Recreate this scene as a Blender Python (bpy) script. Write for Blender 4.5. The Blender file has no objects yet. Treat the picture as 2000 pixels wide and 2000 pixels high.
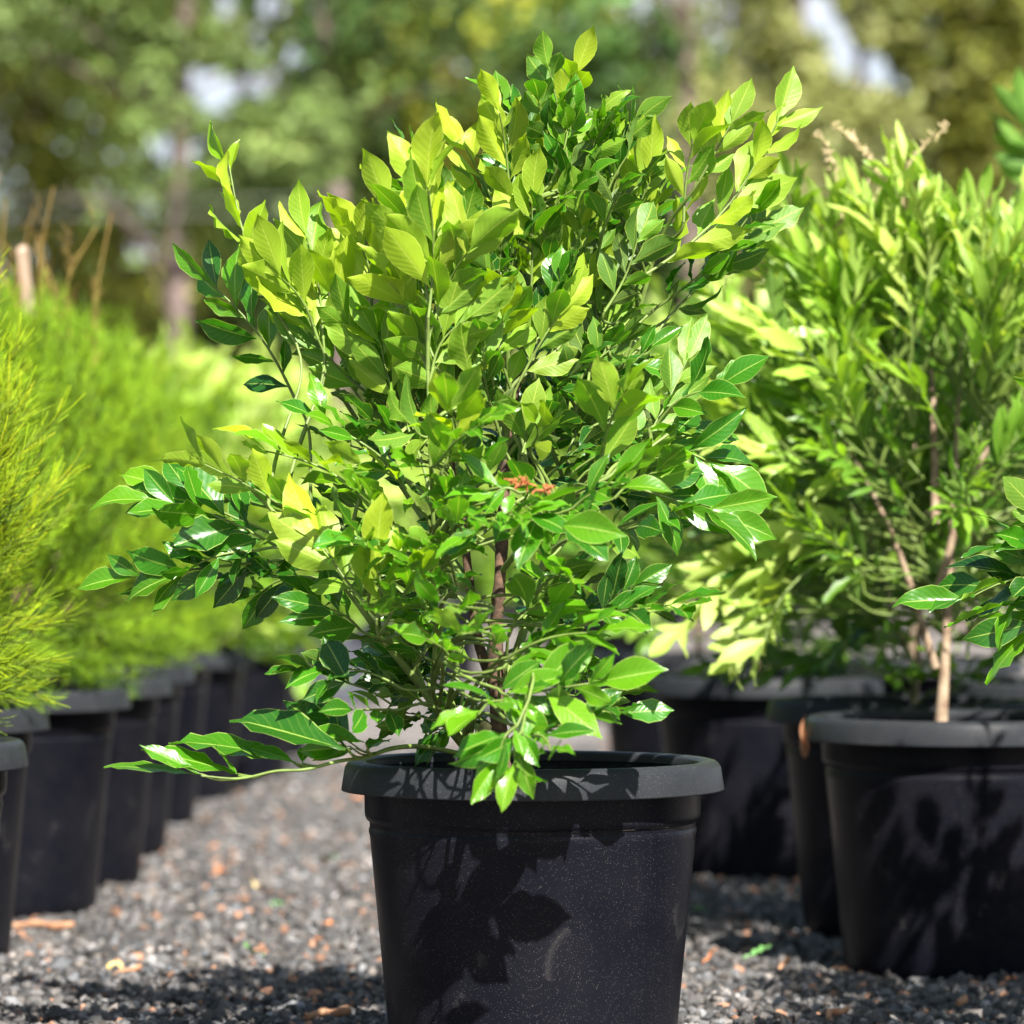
import bpy, math, random
import numpy as np
from mathutils import Vector, Matrix

# ------------------------------------------------------------------ camera, sky, sun
F = 8270.0; HC = 0.688; HOR = 1038.0            # focal length in photo pixels, eye height, horizon row
S = bpy.context.scene
col = S.collection
def P(px, py, D):                                # photo pixel + distance -> point in the world
    return np.array([(px-1000)/F*D, D, HC-(py-HOR)/F*D])

cd = bpy.data.cameras.new('camera'); cam = bpy.data.objects.new('camera', cd); col.objects.link(cam)
cam.location = (0, 0, HC); cam.rotation_euler = (math.radians(90), 0, 0)
cd.sensor_width = 36; cd.lens = F/2000*36; cd.shift_y = 0.019; cd.clip_start = 0.1; cd.clip_end = 2000
cd.dof.use_dof = True; cd.dof.focus_distance = 5.27; cd.dof.aperture_fstop = 4.3
S.camera = cam

SUN_EL, SUN_AZ = math.radians(45), math.radians(160)
w = bpy.data.worlds.new('World'); S.world = w; w.use_nodes = True
nt = w.node_tree
sky = nt.nodes.new('ShaderNodeTexSky'); sky.sky_type = 'NISHITA'; sky.sun_disc = False
sky.sun_elevation = SUN_EL; sky.sun_rotation = SUN_AZ; sky.dust_density = 1.5; sky.air_density = 1.0
bg = nt.nodes['Background']; bg.inputs['Strength'].default_value = 0.055
# a bank of thin white cloud low in the sky ahead
tc = nt.nodes.new('ShaderNodeTexCoord'); sx = nt.nodes.new('ShaderNodeSeparateXYZ'); nt.links.new(tc.outputs['Generated'], sx.inputs[0])
cn = nt.nodes.new('ShaderNodeTexNoise'); cn.inputs['Scale'].default_value = 9; cn.inputs['Detail'].default_value = 5; nt.links.new(tc.outputs['Generated'], cn.inputs['Vector'])
def mr(src, a, b_, c, d):
    n = nt.nodes.new('ShaderNodeMapRange'); n.clamp = True; nt.links.new(src, n.inputs[0])
    for i, v in enumerate((a, b_, c, d)): n.inputs[i+1].default_value = v
    return n.outputs[0]
def mu(a, b_):
    n = nt.nodes.new('ShaderNodeMath'); n.operation = 'MULTIPLY'; nt.links.new(a, n.inputs[0]); nt.links.new(b_, n.inputs[1]); return n.outputs[0]
cl = mu(mu(mr(cn.outputs['Fac'], .30, .55, .35, 1), mr(sx.outputs[2], .12, .30, 1, 0)), mr(sx.outputs[1], .3, .7, 0, 1))
mxs = nt.nodes.new('ShaderNodeMix'); mxs.data_type = 'RGBA'; nt.links.new(cl, mxs.inputs[0]); nt.links.new(sky.outputs[0], mxs.inputs[6]); mxs.inputs[7].default_value = (6.2, 6.6, 7.4, 1)
nt.links.new(mxs.outputs[2], bg.inputs['Color'])
sd = bpy.data.lights.new('sun', 'SUN'); sd.energy = 5.0; sd.angle = math.radians(0.5); sd.color = (1, 0.95, 0.87)
sun = bpy.data.objects.new('sun', sd); col.objects.link(sun)
to_sun = Vector((math.sin(SUN_AZ)*math.cos(SUN_EL), math.cos(SUN_AZ)*math.cos(SUN_EL), math.sin(SUN_EL)))
sun.rotation_euler = to_sun.to_track_quat('Z', 'Y').to_euler()
S.view_settings.view_transform = 'Standard'; S.view_settings.look = 'None'
S.view_settings.exposure = 1.62; S.view_settings.gamma = 1
S.render.engine = 'CYCLES'
S.cycles.max_bounces = 8; S.cycles.transmission_bounces = 6; S.cycles.diffuse_bounces = 4

# ------------------------------------------------------------------ materials
def mat(name):
    m = bpy.data.materials.new(name); m.use_nodes = True
    t = m.node_tree; return m, t.nodes, t.links, t.nodes['Principled BSDF'], t.nodes['Material Output']
def mth(N, L, op, a, b=None, c=None, clamp=False):
    n = N.new('ShaderNodeMath'); n.operation = op; n.use_clamp = clamp
    for i, v in enumerate((a, b, c)):
        if v is None: continue
        if isinstance(v, (int, float)): n.inputs[i].default_value = v
        else: L.new(v, n.inputs[i])
    return n.outputs[0]
def mixc(N, L, f, a, b, blend='MIX'):
    n = N.new('ShaderNodeMix'); n.data_type = 'RGBA'; n.blend_type = blend
    for i, v in ((0, f), (6, a), (7, b)):
        if isinstance(v, (int, float)): n.inputs[i].default_value = v
        elif isinstance(v, tuple): n.inputs[i].default_value = (*v, 1)
        else: L.new(v, n.inputs[i])
    return n.outputs[2]
def noise(N, L, scale, detail=3, coord=None, rough=0.5):
    n = N.new('ShaderNodeTexNoise'); n.inputs['Scale'].default_value = scale
    n.inputs['Detail'].default_value = detail; n.inputs['Roughness'].default_value = rough
    if coord is not None: L.new(coord, n.inputs['Vector'])
    return n.outputs['Fac']
def objco(N): return N.new('ShaderNodeTexCoord').outputs['Object']
def ramp(N, L, f, pts):
    n = N.new('ShaderNodeValToRGB'); L.new(f, n.inputs[0]); e = n.color_ramp.elements
    while len(e) < len(pts): e.new(0.5)
    for k, (p, c) in zip(e, pts):
        k.position = p; k.color = (*c, 1) if isinstance(c, tuple) else (c, c, c, 1)
    return n.outputs[0]
def bump(N, L, h, strength, dist):
    n = N.new('ShaderNodeBump'); n.inputs['Strength'].default_value = strength
    n.inputs['Distance'].default_value = dist; L.new(h, n.inputs['Height']); return n.outputs[0]

def leaf_material(name, rough=0.28, trans=0.4, veins=True, edge=0.75, under=(1.25, 1.12, 0.8), tint=(1.45, 1.5, 0.35), spec=0.5, under_rough=0.5):
    m, N, L, bs, out = mat(name)
    ca = N.new('ShaderNodeVertexColor'); ca.layer_name = 'tone'; c = ca.outputs[0]
    uv = N.new('ShaderNodeUVMap'); uv.uv_map = 'uv'
    sp = N.new('ShaderNodeSeparateXYZ'); L.new(uv.outputs[0], sp.inputs[0])
    u = mth(N, L, 'ABSOLUTE', mth(N, L, 'SUBTRACT', sp.outputs[0], 0.5))
    nz = noise(N, L, 45, 3, objco(N))
    c = mixc(N, L, mth(N, L, 'MULTIPLY', nz, 0.5), c, mixc(N, L, 1.0, c, (0.72, 0.8, 0.9), 'MULTIPLY'))
    if veins:
        v = mth(N, L, 'SUBTRACT', sp.outputs[1], mth(N, L, 'MULTIPLY', u, 0.45))
        ws = mth(N, L, 'SINE', mth(N, L, 'MULTIPLY', v, 62.0))
        vein = mth(N, L, 'POWER', mth(N, L, 'MULTIPLY_ADD', ws, 0.5, 0.5), 14.0)
        rib = mth(N, L, 'LESS_THAN', u, 0.022)
        c = mixc(N, L, mth(N, L, 'MULTIPLY', vein, 0.10), c, (0.35, 0.5, 0.08))
        c = mixc(N, L, mth(N, L, 'MULTIPLY', rib, 0.6), c, (0.42, 0.55, 0.12))
        e = mth(N, L, 'GREATER_THAN', u, 0.474)
        c = mixc(N, L, mth(N, L, 'MULTIPLY', e, edge), c, (0.5, 0.62, 0.16))
        h = mth(N, L, 'ADD', mth(N, L, 'MULTIPLY', ws, 0.35), mth(N, L, 'MULTIPLY', nz, 1.0))
        nb = bump(N, L, h, 0.16, 0.0010); L.new(nb, bs.inputs['Normal'])
    if veins:
        sv = N.new('ShaderNodeTexVoronoi'); sv.inputs['Scale'].default_value = 55; L.new(objco(N), sv.inputs['Vector'])
        ss = N.new('ShaderNodeSeparateColor'); L.new(sv.outputs['Color'], ss.inputs[0])
        spot = mth(N, L, 'LESS_THAN', sv.outputs['Distance'], mth(N, L, 'MULTIPLY', mth(N, L, 'POWER', ss.outputs[0], 9.0), 0.13))
        c = mixc(N, L, mth(N, L, 'MULTIPLY', spot, 0.7), c, (0.10, 0.07, 0.02))
    g = N.new('ShaderNodeNewGeometry')
    cu = mixc(N, L, 1.0, mixc(N, L, 0.22, c, (0.26, 0.36, 0.1)), under, 'MULTIPLY')
    cc = mixc(N, L, g.outputs['Backfacing'], c, cu)
    L.new(cc, bs.inputs['Base Color'])
    rn = mth(N, L, 'MULTIPLY_ADD', noise(N, L, 160, 3, objco(N)), 0.26, -0.10)
    L.new(mth(N, L, 'ADD', rn, mth(N, L, 'MULTIPLY_ADD', g.outputs['Backfacing'], under_rough-rough, rough)), bs.inputs['Roughness'])
    bs.inputs['Specular IOR Level'].default_value = spec
    tr = N.new('ShaderNodeBsdfTranslucent'); L.new(mixc(N, L, 1.0, c, tint, 'MULTIPLY'), tr.inputs[0])
    mx = N.new('ShaderNodeMixShader'); mx.inputs[0].default_value = trans
    L.new(bs.outputs[0], mx.inputs[1]); L.new(tr.outputs[0], mx.inputs[2]); L.new(mx.outputs[0], out.inputs[0])
    return m
M = {}
M['leaf'] = leaf_material('glossy_leaf', rough=.27, trans=.42, edge=.5, spec=.6)
M['paleleaf'] = leaf_material('pale_leaf', rough=0.36, trans=0.42, edge=0.3, under=(1.1, 1.05, 1.2), tint=(1.35, 1.35, .4))
M['needle'] = leaf_material('needle', rough=0.5, trans=0.3, veins=False, spec=0.3, tint=(1.3, 1.2, 0.5))
M['treeleaf'] = leaf_material('tree_leaf', rough=0.55, trans=0.3, veins=False, spec=0.3, tint=(1.3, 1.25, 0.6), under=(1, 1, 1))

def simple(name, c, rough, var=0.3, scale=30, bumpd=0.0, spec=0.4, c2=None):
    m, N, L, bs, out = mat(name); co = objco(N)
    n1 = noise(N, L, scale, 5, co)
    c2 = c2 or tuple(x*(1-var) for x in c)
    L.new(mixc(N, L, ramp(N, L, n1, [(0.35, 0.0), (0.65, 1.0)]), c, c2), bs.inputs['Base Color'])
    bs.inputs['Roughness'].default_value = rough; bs.inputs['Specular IOR Level'].default_value = spec
    if bumpd: L.new(bump(N, L, n1, 0.6, bumpd), bs.inputs['Normal'])
    return m
M['stem'] = simple('green_stem', (0.16, 0.24, 0.05), 0.5, c2=(0.10, 0.14, 0.03), scale=40)
M['bark'] = simple('brown_bark', (0.13, 0.075, 0.045), 0.9, c2=(0.045, 0.028, 0.02), scale=90, bumpd=0.004)
M['palebark'] = simple('pale_bark', (0.33, 0.25, 0.17), 0.8, c2=(0.17, 0.11, 0.07), scale=60, bumpd=0.003)
M['treebark'] = simple('tree_bark', (0.20, 0.15, 0.13), 0.9, c2=(0.11, 0.08, 0.075), scale=5, bumpd=0.02)
M['soil'] = simple('potting_soil', (0.035, 0.025, 0.018), 1.0, c2=(0.012, 0.009, 0.007), scale=120, bumpd=0.01)
M['wood'] = simple('pale_wood', (0.5, 0.36, 0.26), 0.7, scale=20)
M['wire'] = simple('wire', (0.4, 0.4, 0.4), 0.4)
M['flower'] = simple('dried_flower', (0.42, 0.15, 0.05), 0.8, c2=(0.25, 0.07, 0.02), scale=300)
M['redtip'] = simple('red_tip', (0.26, 0.16, 0.04), 0.7, scale=60, c2=(0.3, 0.2, 0.05))
M['chip_tan'] = simple('tan_bark_chip', (0.45, 0.26, 0.15), 0.8, c2=(0.28, 0.13, 0.07), scale=80)
M['chip_orange'] = simple('orange_leaf', (0.5, 0.2, 0.07), 0.7, c2=(0.32, 0.1, 0.04), scale=80)
M['chip_yellow'] = simple('yellow_leaf', (0.6, 0.45, 0.18), 0.6, scale=80)
M['chip_green'] = simple('green_fallen_leaf', (0.12, 0.28, 0.08), 0.5, scale=80)
M['root'] = simple('cut_stub', (0.5, 0.42, 0.2), 0.7, c2=(0.14, 0.14, 0.05), scale=60)

def pot_material(name, base, dust, rough):
    m, N, L, bs, out = mat(name); co = objco(N)
    vo = N.new('ShaderNodeTexVoronoi'); vo.inputs['Scale'].default_value = 480; L.new(co, vo.inputs['Vector'])
    n1 = noise(N, L, 9, 5, co, 0.6); n2 = noise(N, L, 260, 2, co); n3 = noise(N, L, 30, 3, co)
    sc = N.new('ShaderNodeSeparateColor'); L.new(vo.outputs['Color'], sc.inputs[0])
    rad = mth(N, L, 'MULTIPLY', mth(N, L, 'POWER', sc.outputs[0], 5.0), 0.24)
    dots = mth(N, L, 'LESS_THAN', vo.outputs['Distance'], rad)
    dots = mth(N, L, 'MULTIPLY', dots, mth(N, L, 'GREATER_THAN', mth(N, L, 'ADD', sc.outputs[1], n3), 0.72))
    film = ramp(N, L, n1, [(0.35, 0.0), (0.75, 1.0)])
    c = mixc(N, L, mth(N, L, 'MULTIPLY', film, dust), base, (0.09, 0.085, 0.085))
    c = mixc(N, L, mth(N, L, 'MULTIPLY', dots, 0.45*min(1, dust*5)), c, (0.5, 0.47, 0.43))
    v2 = N.new('ShaderNodeTexVoronoi'); v2.inputs['Scale'].default_value = 950; L.new(co, v2.inputs['Vector'])
    s2 = N.new('ShaderNodeSeparateColor'); L.new(v2.outputs['Color'], s2.inputs[0])
    d2 = mth(N, L, 'MULTIPLY', mth(N, L, 'LESS_THAN', v2.outputs['Distance'], 0.3), mth(N, L, 'GREATER_THAN', mth(N, L, 'ADD', s2.outputs[1], mth(N, L, 'MULTIPLY', n1, .3)), 1.06))
    c = mixc(N, L, mth(N, L, 'MULTIPLY', d2, 0.22), c, (0.4, 0.38, 0.36))
    wv = N.new('ShaderNodeTexWave'); wv.inputs['Scale'].default_value = 2.2; wv.inputs['Distortion'].default_value = 14; wv.inputs['Detail'].default_value = 3; L.new(co, wv.inputs['Vector'])
    scuff = mth(N, L, 'MULTIPLY', mth(N, L, 'POWER', wv.outputs['Fac'], 40.0), mth(N, L, 'GREATER_THAN', n1, 0.56))
    c = mixc(N, L, mth(N, L, 'MULTIPLY', scuff, 0.05), c, (0.25, 0.23, 0.21))
    L.new(c, bs.inputs['Base Color'])
    L.new(mth(N, L, 'MULTIPLY_ADD', film, 0.12, rough), bs.inputs['Roughness'])
    L.new(bump(N, L, mth(N, L, 'ADD', n2, mth(N, L, 'MULTIPLY', n3, 2.0)), 0.12, 0.0006), bs.inputs['Normal'])
    bs.inputs['Specular IOR Level'].default_value = 0.08
    return m
M['pot'] = pot_material('black_plastic', (0.0042, 0.0047, 0.0080), 0.05, 0.31)
M['rim'] = pot_material('rim_plastic', (0.019, 0.021, 0.025), 0.10, 0.36)
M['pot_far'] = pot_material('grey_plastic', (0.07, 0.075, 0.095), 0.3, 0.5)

def ground_material():
    m, N, L, bs, out = mat('gravel_ground'); co = objco(N)
    vo = N.new('ShaderNodeTexVoronoi'); vo.inputs['Scale'].default_value = 60; L.new(co, vo.inputs['Vector'])
    sc = N.new('ShaderNodeSeparateColor'); L.new(vo.outputs['Color'], sc.inputs[0])
    c = ramp(N, L, sc.outputs[0], [(0, (0.04, 0.038, 0.037)), (0.5, (0.10, 0.094, 0.090)), (0.85, (0.19, 0.175, 0.165)), (1, (0.34, 0.31, 0.29))])
    n = noise(N, L, 1.3, 4, co)
    c = mixc(N, L, mth(N, L, 'MULTIPLY', n, 0.4), c, (0.21, 0.17, 0.15))
    L.new(c, bs.inputs['Base Color']); bs.inputs['Roughness'].default_value = 0.9
    L.new(bump(N, L, vo.outputs['Distance'], 1.0, -0.008), bs.inputs['Normal'])
    return m
M['ground'] = ground_material()
def rock_material():
    m, N, L, bs, out = mat('gravel_stone')
    ca = N.new('ShaderNodeVertexColor'); ca.layer_name = 'tone'
    n = noise(N, L, 350, 4, objco(N))
    L.new(mixc(N, L, mth(N, L, 'MULTIPLY', n, 0.7), ca.outputs[0], mixc(N, L, 1.0, ca.outputs[0], (0.45, 0.45, 0.47), 'MULTIPLY')), bs.inputs['Base Color'])
    bs.inputs['Roughness'].default_value = 0.7; bs.inputs['Specular IOR Level'].default_value = 0.4
    L.new(bump(N, L, n, 0.7, 0.002), bs.inputs['Normal']); return m
M['rock'] = rock_material()

# ------------------------------------------------------------------ mesh builder
class MB:
    def __init__(s): s.v = []; s.f = {3: [], 4: []}; s.c = []; s.uv = []; s.n = 0
    def add(s, v, f, mi=0, c=(0.5, 0.5, 0.5), uv=None):
        v = np.asarray(v, float).reshape(-1, 3); f = np.asarray(f, int)
        k = f.shape[1]; s.f[k].append(np.c_[f+s.n, np.full(len(f), mi)])
        s.v.append(v); c = np.asarray(c, float)
        s.c.append(np.broadcast_to(c, v.shape) if c.ndim == 1 else c.reshape(-1, 3))
        s.uv.append(np.zeros((len(v), 2)) if uv is None else uv); s.n += len(v)
    def build(s, name, mats, parent=None, smooth=True, data_only=False):
        v = np.vstack(s.v); cc = np.vstack(s.c); uv = np.vstack(s.uv)
        q = np.vstack(s.f[4]) if s.f[4] else np.zeros((0, 5), int); t = np.vstack(s.f[3]) if s.f[3] else np.zeros((0, 4), int)
        me = bpy.data.meshes.new(name); me.vertices.add(len(v)); me.vertices.foreach_set('co', v.ravel())
        loops = np.r_[q[:, :4].ravel(), t[:, :3].ravel()]
        me.loops.add(len(loops)); me.loops.foreach_set('vertex_index', loops)
        me.polygons.add(len(q)+len(t))
        st = np.r_[np.arange(len(q))*4, len(q)*4+np.arange(len(t))*3]
        me.polygons.foreach_set('loop_start', st)
        me.polygons.foreach_set('material_index', np.r_[q[:, 4], t[:, 3]])
        me.update(calc_edges=True); me.polygons.foreach_set('use_smooth', np.full(len(q)+len(t), smooth))
        a = me.color_attributes.new('tone', 'FLOAT_COLOR', 'POINT')
        a.data.foreach_set('color', np.c_[cc, np.ones(len(cc))].ravel())
        ul = me.uv_layers.new(name='uv'); ul.data.foreach_set('uv', uv[loops].ravel())
        for m in (mats if isinstance(mats, list) else [mats]): me.materials.append(m)
        me.validate(); me.update()
        o = bpy.data.objects.new(name, me); col.objects.link(o)
        if parent: o.parent = parent
        return o

def unit(a): return a/np.maximum(np.linalg.norm(a, axis=-1, keepdims=True), 1e-9)
def tube(mb, pts, r, sides=6, mi=0, c=(0.5, 0.5, 0.5), cap=True):
    pts = np.asarray(pts, float); n = len(pts); r = np.broadcast_to(np.asarray(r, float), (n,))
    T = unit(np.gradient(pts, axis=0)); ref = np.array([0.31, 0.9, 0.2]); A = unit(np.cross(T, ref)); B = np.cross(T, A)
    a = np.arange(sides)/sides*2*math.pi
    v = pts[:, None]+r[:, None, None]*(A[:, None]*np.cos(a)[None, :, None]+B[:, None]*np.sin(a)[None, :, None])
    i = np.arange(n-1)[:, None]*sides; j = np.arange(sides)[None]; k = (j+1) % sides
    f = np.stack([i+j, i+k, i+sides+k, i+sides+j], -1).reshape(-1, 4)
    mb.add(v, f, mi, c)
    if cap:
        for e, rr in ((0, 0), (n-1, n-1)):
            mb.add(np.vstack([v[rr], pts[rr]]), np.stack([np.arange(sides), (np.arange(sides)+1) % sides, np.full(sides, sides)], -1), mi, c)
def smooth_path(ctrl, n=16):
    c = np.asarray(ctrl, float)
    if len(c) == 2: return c[0]+(c[1]-c[0])*np.linspace(0, 1, n)[:, None]
    c2 = np.vstack([2*c[0]-c[1], c, 2*c[-1]-c[-2]]); out = []
    m = max(2, n//(len(c)-1))
    for i in range(1, len(c2)-2):
        t = np.linspace(0, 1, m, endpoint=(i == len(c2)-3))[:, None]
        p0, p1, p2, p3 = c2[i-1:i+3]
        out.append(0.5*(2*p1+(p2-p0)*t+(2*p0-5*p1+4*p2-p3)*t**2+(3*p1-p0-3*p2+p3)*t**3))
    return np.vstack(out)
def lathe(mb, prof, seg=96, mi=0, wob=0.0, seed=0, c=(0.5, 0.5, 0.5)):
    prof = np.asarray(prof, float); a = np.arange(seg)/seg*2*math.pi; n = len(prof)
    r = prof[:, 0][:, None]*(1+wob*np.sin(2*a+seed)[None]+wob*0.5*np.sin(3*a+seed*2)[None])
    v = np.stack([r*np.cos(a), r*np.sin(a), np.broadcast_to(prof[:, 1][:, None], r.shape)], -1)
    i = np.arange(n-1)[:, None]*seg; j = np.arange(seg)[None]; k = (j+1) % seg
    mb.add(v, np.stack([i+j, i+k, i+seg+k, i+seg+j], -1).reshape(-1, 4), mi, c)

PROF = {'obovate': ([0, .05, .1, .2, .32, .45, .56, .68, .78, .86, .93, 1], [.03, .045, .1, .36, .66, .91, 1, .93, .72, .43, .17, .01]),
        'lance': ([0, .08, .2, .4, .6, .8, .92, 1], [.05, .1, .45, .9, 1, .66, .28, .01])}
def leaves(mb, P0, D, Nn, L, W, colr, rs, fold=0.25, bend=0.48, wave=0.02, twist=0.3, prof='obovate', nu=7, nv=11, mi=0):
    """a batch of leaf blades: arrays of base points, directions, normals, lengths, widths, colours"""
    n = len(P0); P0 = np.asarray(P0); D = unit(np.asarray(D)); Nn = np.asarray(Nn)
    Sd = unit(np.cross(D, Nn)); Nn = np.cross(Sd, D)
    t = np.linspace(0, 1, nv) if nv < 8 else np.array([0, .06, .14, .25, .37, .5, .62, .74, .84, .92, 1.0]); nv = len(t)
    u = np.linspace(-1, 1, nu); w = np.interp(t, *PROF[prof])
    bn = bend*(0.3+1.3*rs.rand(n))*np.sign(rs.rand(n)-0.12); fd = fold*(0.2+1.5*rs.rand(n))
    tw = 1.2*twist*rs.randn(n); ph = rs.rand(n)*6.28; fq = 1.5+2.5*rs.rand(n); am = wave*(0.3+1.4*rs.rand(n)); asym = 0.35*rs.randn(n)
    T = t[None, :, None]; U = u[None, None, :]; q = lambda a: a[:, None, None]
    x = q(L)*T*(1-(q(bn)*T)**2/6); z = -q(L)*q(bn)*T**2/2
    half = q(W)*0.5*w[None, :, None]
    shp = half*U
    zz = np.abs(shp)*np.sin(q(fd))+q(am)*q(L)*np.sin(6.28*q(fq)*T+q(ph)+U*q(asym)*4)*(U**2)*np.sign(w[None, :, None]-.03)
    # tip curl
    zz = zz-q(L)*0.09*np.maximum(0, T-0.85)/0.15*q(np.sin(ph*3))*0.5
    yy = shp*np.cos(q(fd))
    ca, sa = np.cos(q(tw)*T), np.sin(q(tw)*T)
    y2, z2 = yy*ca-zz*sa, yy*sa+zz*ca
    X, Y2, Z2 = np.broadcast_arrays(x, y2, z2+z)
    v = P0[:, None, None]+D[:, None, None]*X[..., None]+Sd[:, None, None]*Y2[..., None]+Nn[:, None, None]*Z2[..., None]
    i = np.arange(nv-1)[:, None]*nu; j = np.arange(nu-1)[None]
    f = np.stack([i+j, i+nu+j, i+nu+j+1, i+j+1], -1).reshape(-1, 4)[:, ::-1]
    f = (f[None]+(np.arange(n)*nv*nu)[:, None, None]).reshape(-1, 4)
    uv = np.stack([np.broadcast_to((U+1)/2, v.shape[:3]), np.broadcast_to(T, v.shape[:3])], -1).reshape(-1, 2)
    cc = np.broadcast_to(np.asarray(colr)[:, None, None], v.shape).reshape(-1, 3)
    mb.add(v.reshape(-1, 3), f, mi, cc, uv)

def tag(o, label, cat, group=None):
    o['label'] = label; o['category'] = cat
    if group: o['group'] = group
def structure(o): o['kind'] = 'structure'; return o
def empty(name, loc, rz=0.0):
    e = bpy.data.objects.new(name, None); col.objects.link(e); e.location = loc; e.rotation_euler = (0, 0, rz); e.empty_display_size = 0.1
    return e
def copy_thing(root, loc, rz=0.0, sc=1.0, skip=()):
    r = root.copy(); col.objects.link(r); r.location = loc; r.rotation_euler = (0, 0, rz)
    for ch in list(root.children):
        if ch.name.split('.')[0] in skip: continue
        c = ch.copy(); col.objects.link(c); c.parent = r
        for g in list(ch.children):
            d = g.copy(); col.objects.link(d); d.parent = c
    return r

# ------------------------------------------------------------------ ground and gravel
def ground():
    mb = MB(); R = 900
    mb.add([[-R, -30, 0], [R, -30, 0], [R, 1500, 0], [-R, 1500, 0]], [[0, 1, 2, 3]])
    structure(mb.build('ground', M['ground'], smooth=False))
ground()
ICO = None
def rocks():
    rs = np.random.RandomState(5); ph = (1+5**.5)/2
    iv = unit(np.array([[-1, ph, 0], [1, ph, 0], [-1, -ph, 0], [1, -ph, 0], [0, -1, ph], [0, 1, ph], [0, -1, -ph], [0, 1, -ph], [ph, 0, -1], [ph, 0, 1], [-ph, 0, -1], [-ph, 0, 1]], float))
    it = np.array([[0, 11, 5], [0, 5, 1], [0, 1, 7], [0, 7, 10], [0, 10, 11], [1, 5, 9], [5, 11, 4], [11, 10, 2], [10, 7, 6], [7, 1, 8], [3, 9, 4], [3, 4, 2], [3, 2, 6], [3, 6, 8], [3, 8, 9], [4, 9, 5], [2, 4, 11], [6, 2, 10], [8, 6, 7], [9, 8, 1]])
    n = 95000
    y = 5.0+(rs.rand(n)**1.35)*8.5; x = (rs.rand(n)*2-1)*(0.13*y+0.45)
    s = 0.0042+0.0075*rs.rand(n)**2+0.0004*(y-5); big = rs.rand(n) < 0.012; s[big] *= 1.7
    sc = s[:, None]*(0.65+0.7*rs.rand(n, 3)); sc[:, 2] *= 0.8
    v = iv[None]*(0.72+0.5*rs.rand(n, 12, 1))*sc[:, None]
    q = rs.randn(n, 4)*[1, .35, .35, 1]; q = unit(q); a, b, c, d = q.T
    Rm = np.stack([np.stack([1-2*(c*c+d*d), 2*(b*c-a*d), 2*(b*d+a*c)], -1), np.stack([2*(b*c+a*d), 1-2*(b*b+d*d), 2*(c*d-a*b)], -1), np.stack([2*(b*d-a*c), 2*(c*d+a*b), 1-2*(b*b+c*c)], -1)], -2)
    v = np.einsum('nij,nkj->nki', Rm, v)
    z = 0.002+0.010*rs.rand(n)+0.004*np.sin(x*9+np.sin(y*5))
    v = v+np.stack([x, y, z], -1)[:, None]
    g = np.exp(rs.randn(n)*0.62-2.48); g = np.clip(g, 0.025, 0.5)
    cc = g[:, None]*(np.array([1.02, 0.97, 0.95])+rs.randn(n, 1)*[[0.05, 0.0, -0.05]])
    rd = rs.rand(n) < 0.04; cc[rd] = np.array([0.34, 0.18, 0.11])*(0.5+rs.rand(rd.sum(), 1))
    f = (it[None]+(np.arange(n)*12)[:, None, None]).reshape(-1, 3)
    mb = MB(); mb.add(v.reshape(-1, 3), f, 0, np.repeat(cc, 12, 0))
    o = mb.build('gravel', M['rock'], smooth=False); o['kind'] = 'stuff'
    tag(o, 'loose crushed grey and black gravel covering the ground between the pots', 'gravel')
rocks()

# ------------------------------------------------------------------ pots
def make_pot_meshes(H, seed=0, pm='pot', rm='rim'):
    b = MB()
    R = 0.211
    prof = [(0.0, 0.004), (0.150, 0.004), (0.171, 0.006), (0.176, 0.012), (0.178, 0.03), (0.2045, H-0.093), (0.2060, H-0.087), (0.2055, H-0.083),
            (0.2035, H-0.079), (0.2038, H-0.076), (0.2085, H-0.072), (0.2105, H-0.068), (R, H-0.062), (0.2125, H-0.006), (0.2145, H-0.002),
            (0.2120, H-0.003), (0.2085, H-0.02), (0.204, H-0.09), (0.190, H-0.20), (0.0, H-0.20)]
    lathe(b, prof, 128, 0, 0.004, seed)
    # feet notches round the foot
    body = b.build('pot', M[pm])
    r = MB()
    rp = [(0.2085, H-0.010), (0.2088, H-0.002), (0.2105, H+0.0005), (0.2240, H+0.0025), (0.2300, H+0.0010), (0.2335, H-0.0020), (0.2360, H-0.0065), (0.2385, H-0.022), (0.2402, H-0.033), (0.2402, H-0.0352),
          (0.2380, H-0.0350), (0.2345, H-0.0100), (0.2300, H-0.0050), (0.2180, H-0.0060), (0.2150, H-0.0100)]
    lathe(r, rp, 128, 0, 0.004, seed)
    rim = r.build('rim', M[rm], parent=body)
    return body, rim
def soil_disc(z, parent, seed=1):
    rs = np.random.RandomState(seed); b = MB(); seg = 48; rings = 12; pts = [[0, 0, z]]
    for i in range(1, rings+1):
        for j in range(seg):
            a = j/seg*6.2832; rr = 0.206*i/rings
            pts.append([rr*math.cos(a), rr*math.sin(a), z+0.006*rs.randn()*(i < rings)])
    f3 = [[0, 1+j, 1+(j+1) % seg] for j in range(seg)]
    f4 = [[1+(i-1)*seg+j, 1+i*seg+j, 1+i*seg+(j+1) % seg, 1+(i-1)*seg+(j+1) % seg] for i in range(1, rings) for j in range(seg)]
    v = np.array(pts); b.add(v, f3); b.f[4].append(np.c_[np.array(f4), np.zeros(len(f4), int)])
    return b.build('potting_soil', M['soil'], parent)

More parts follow.
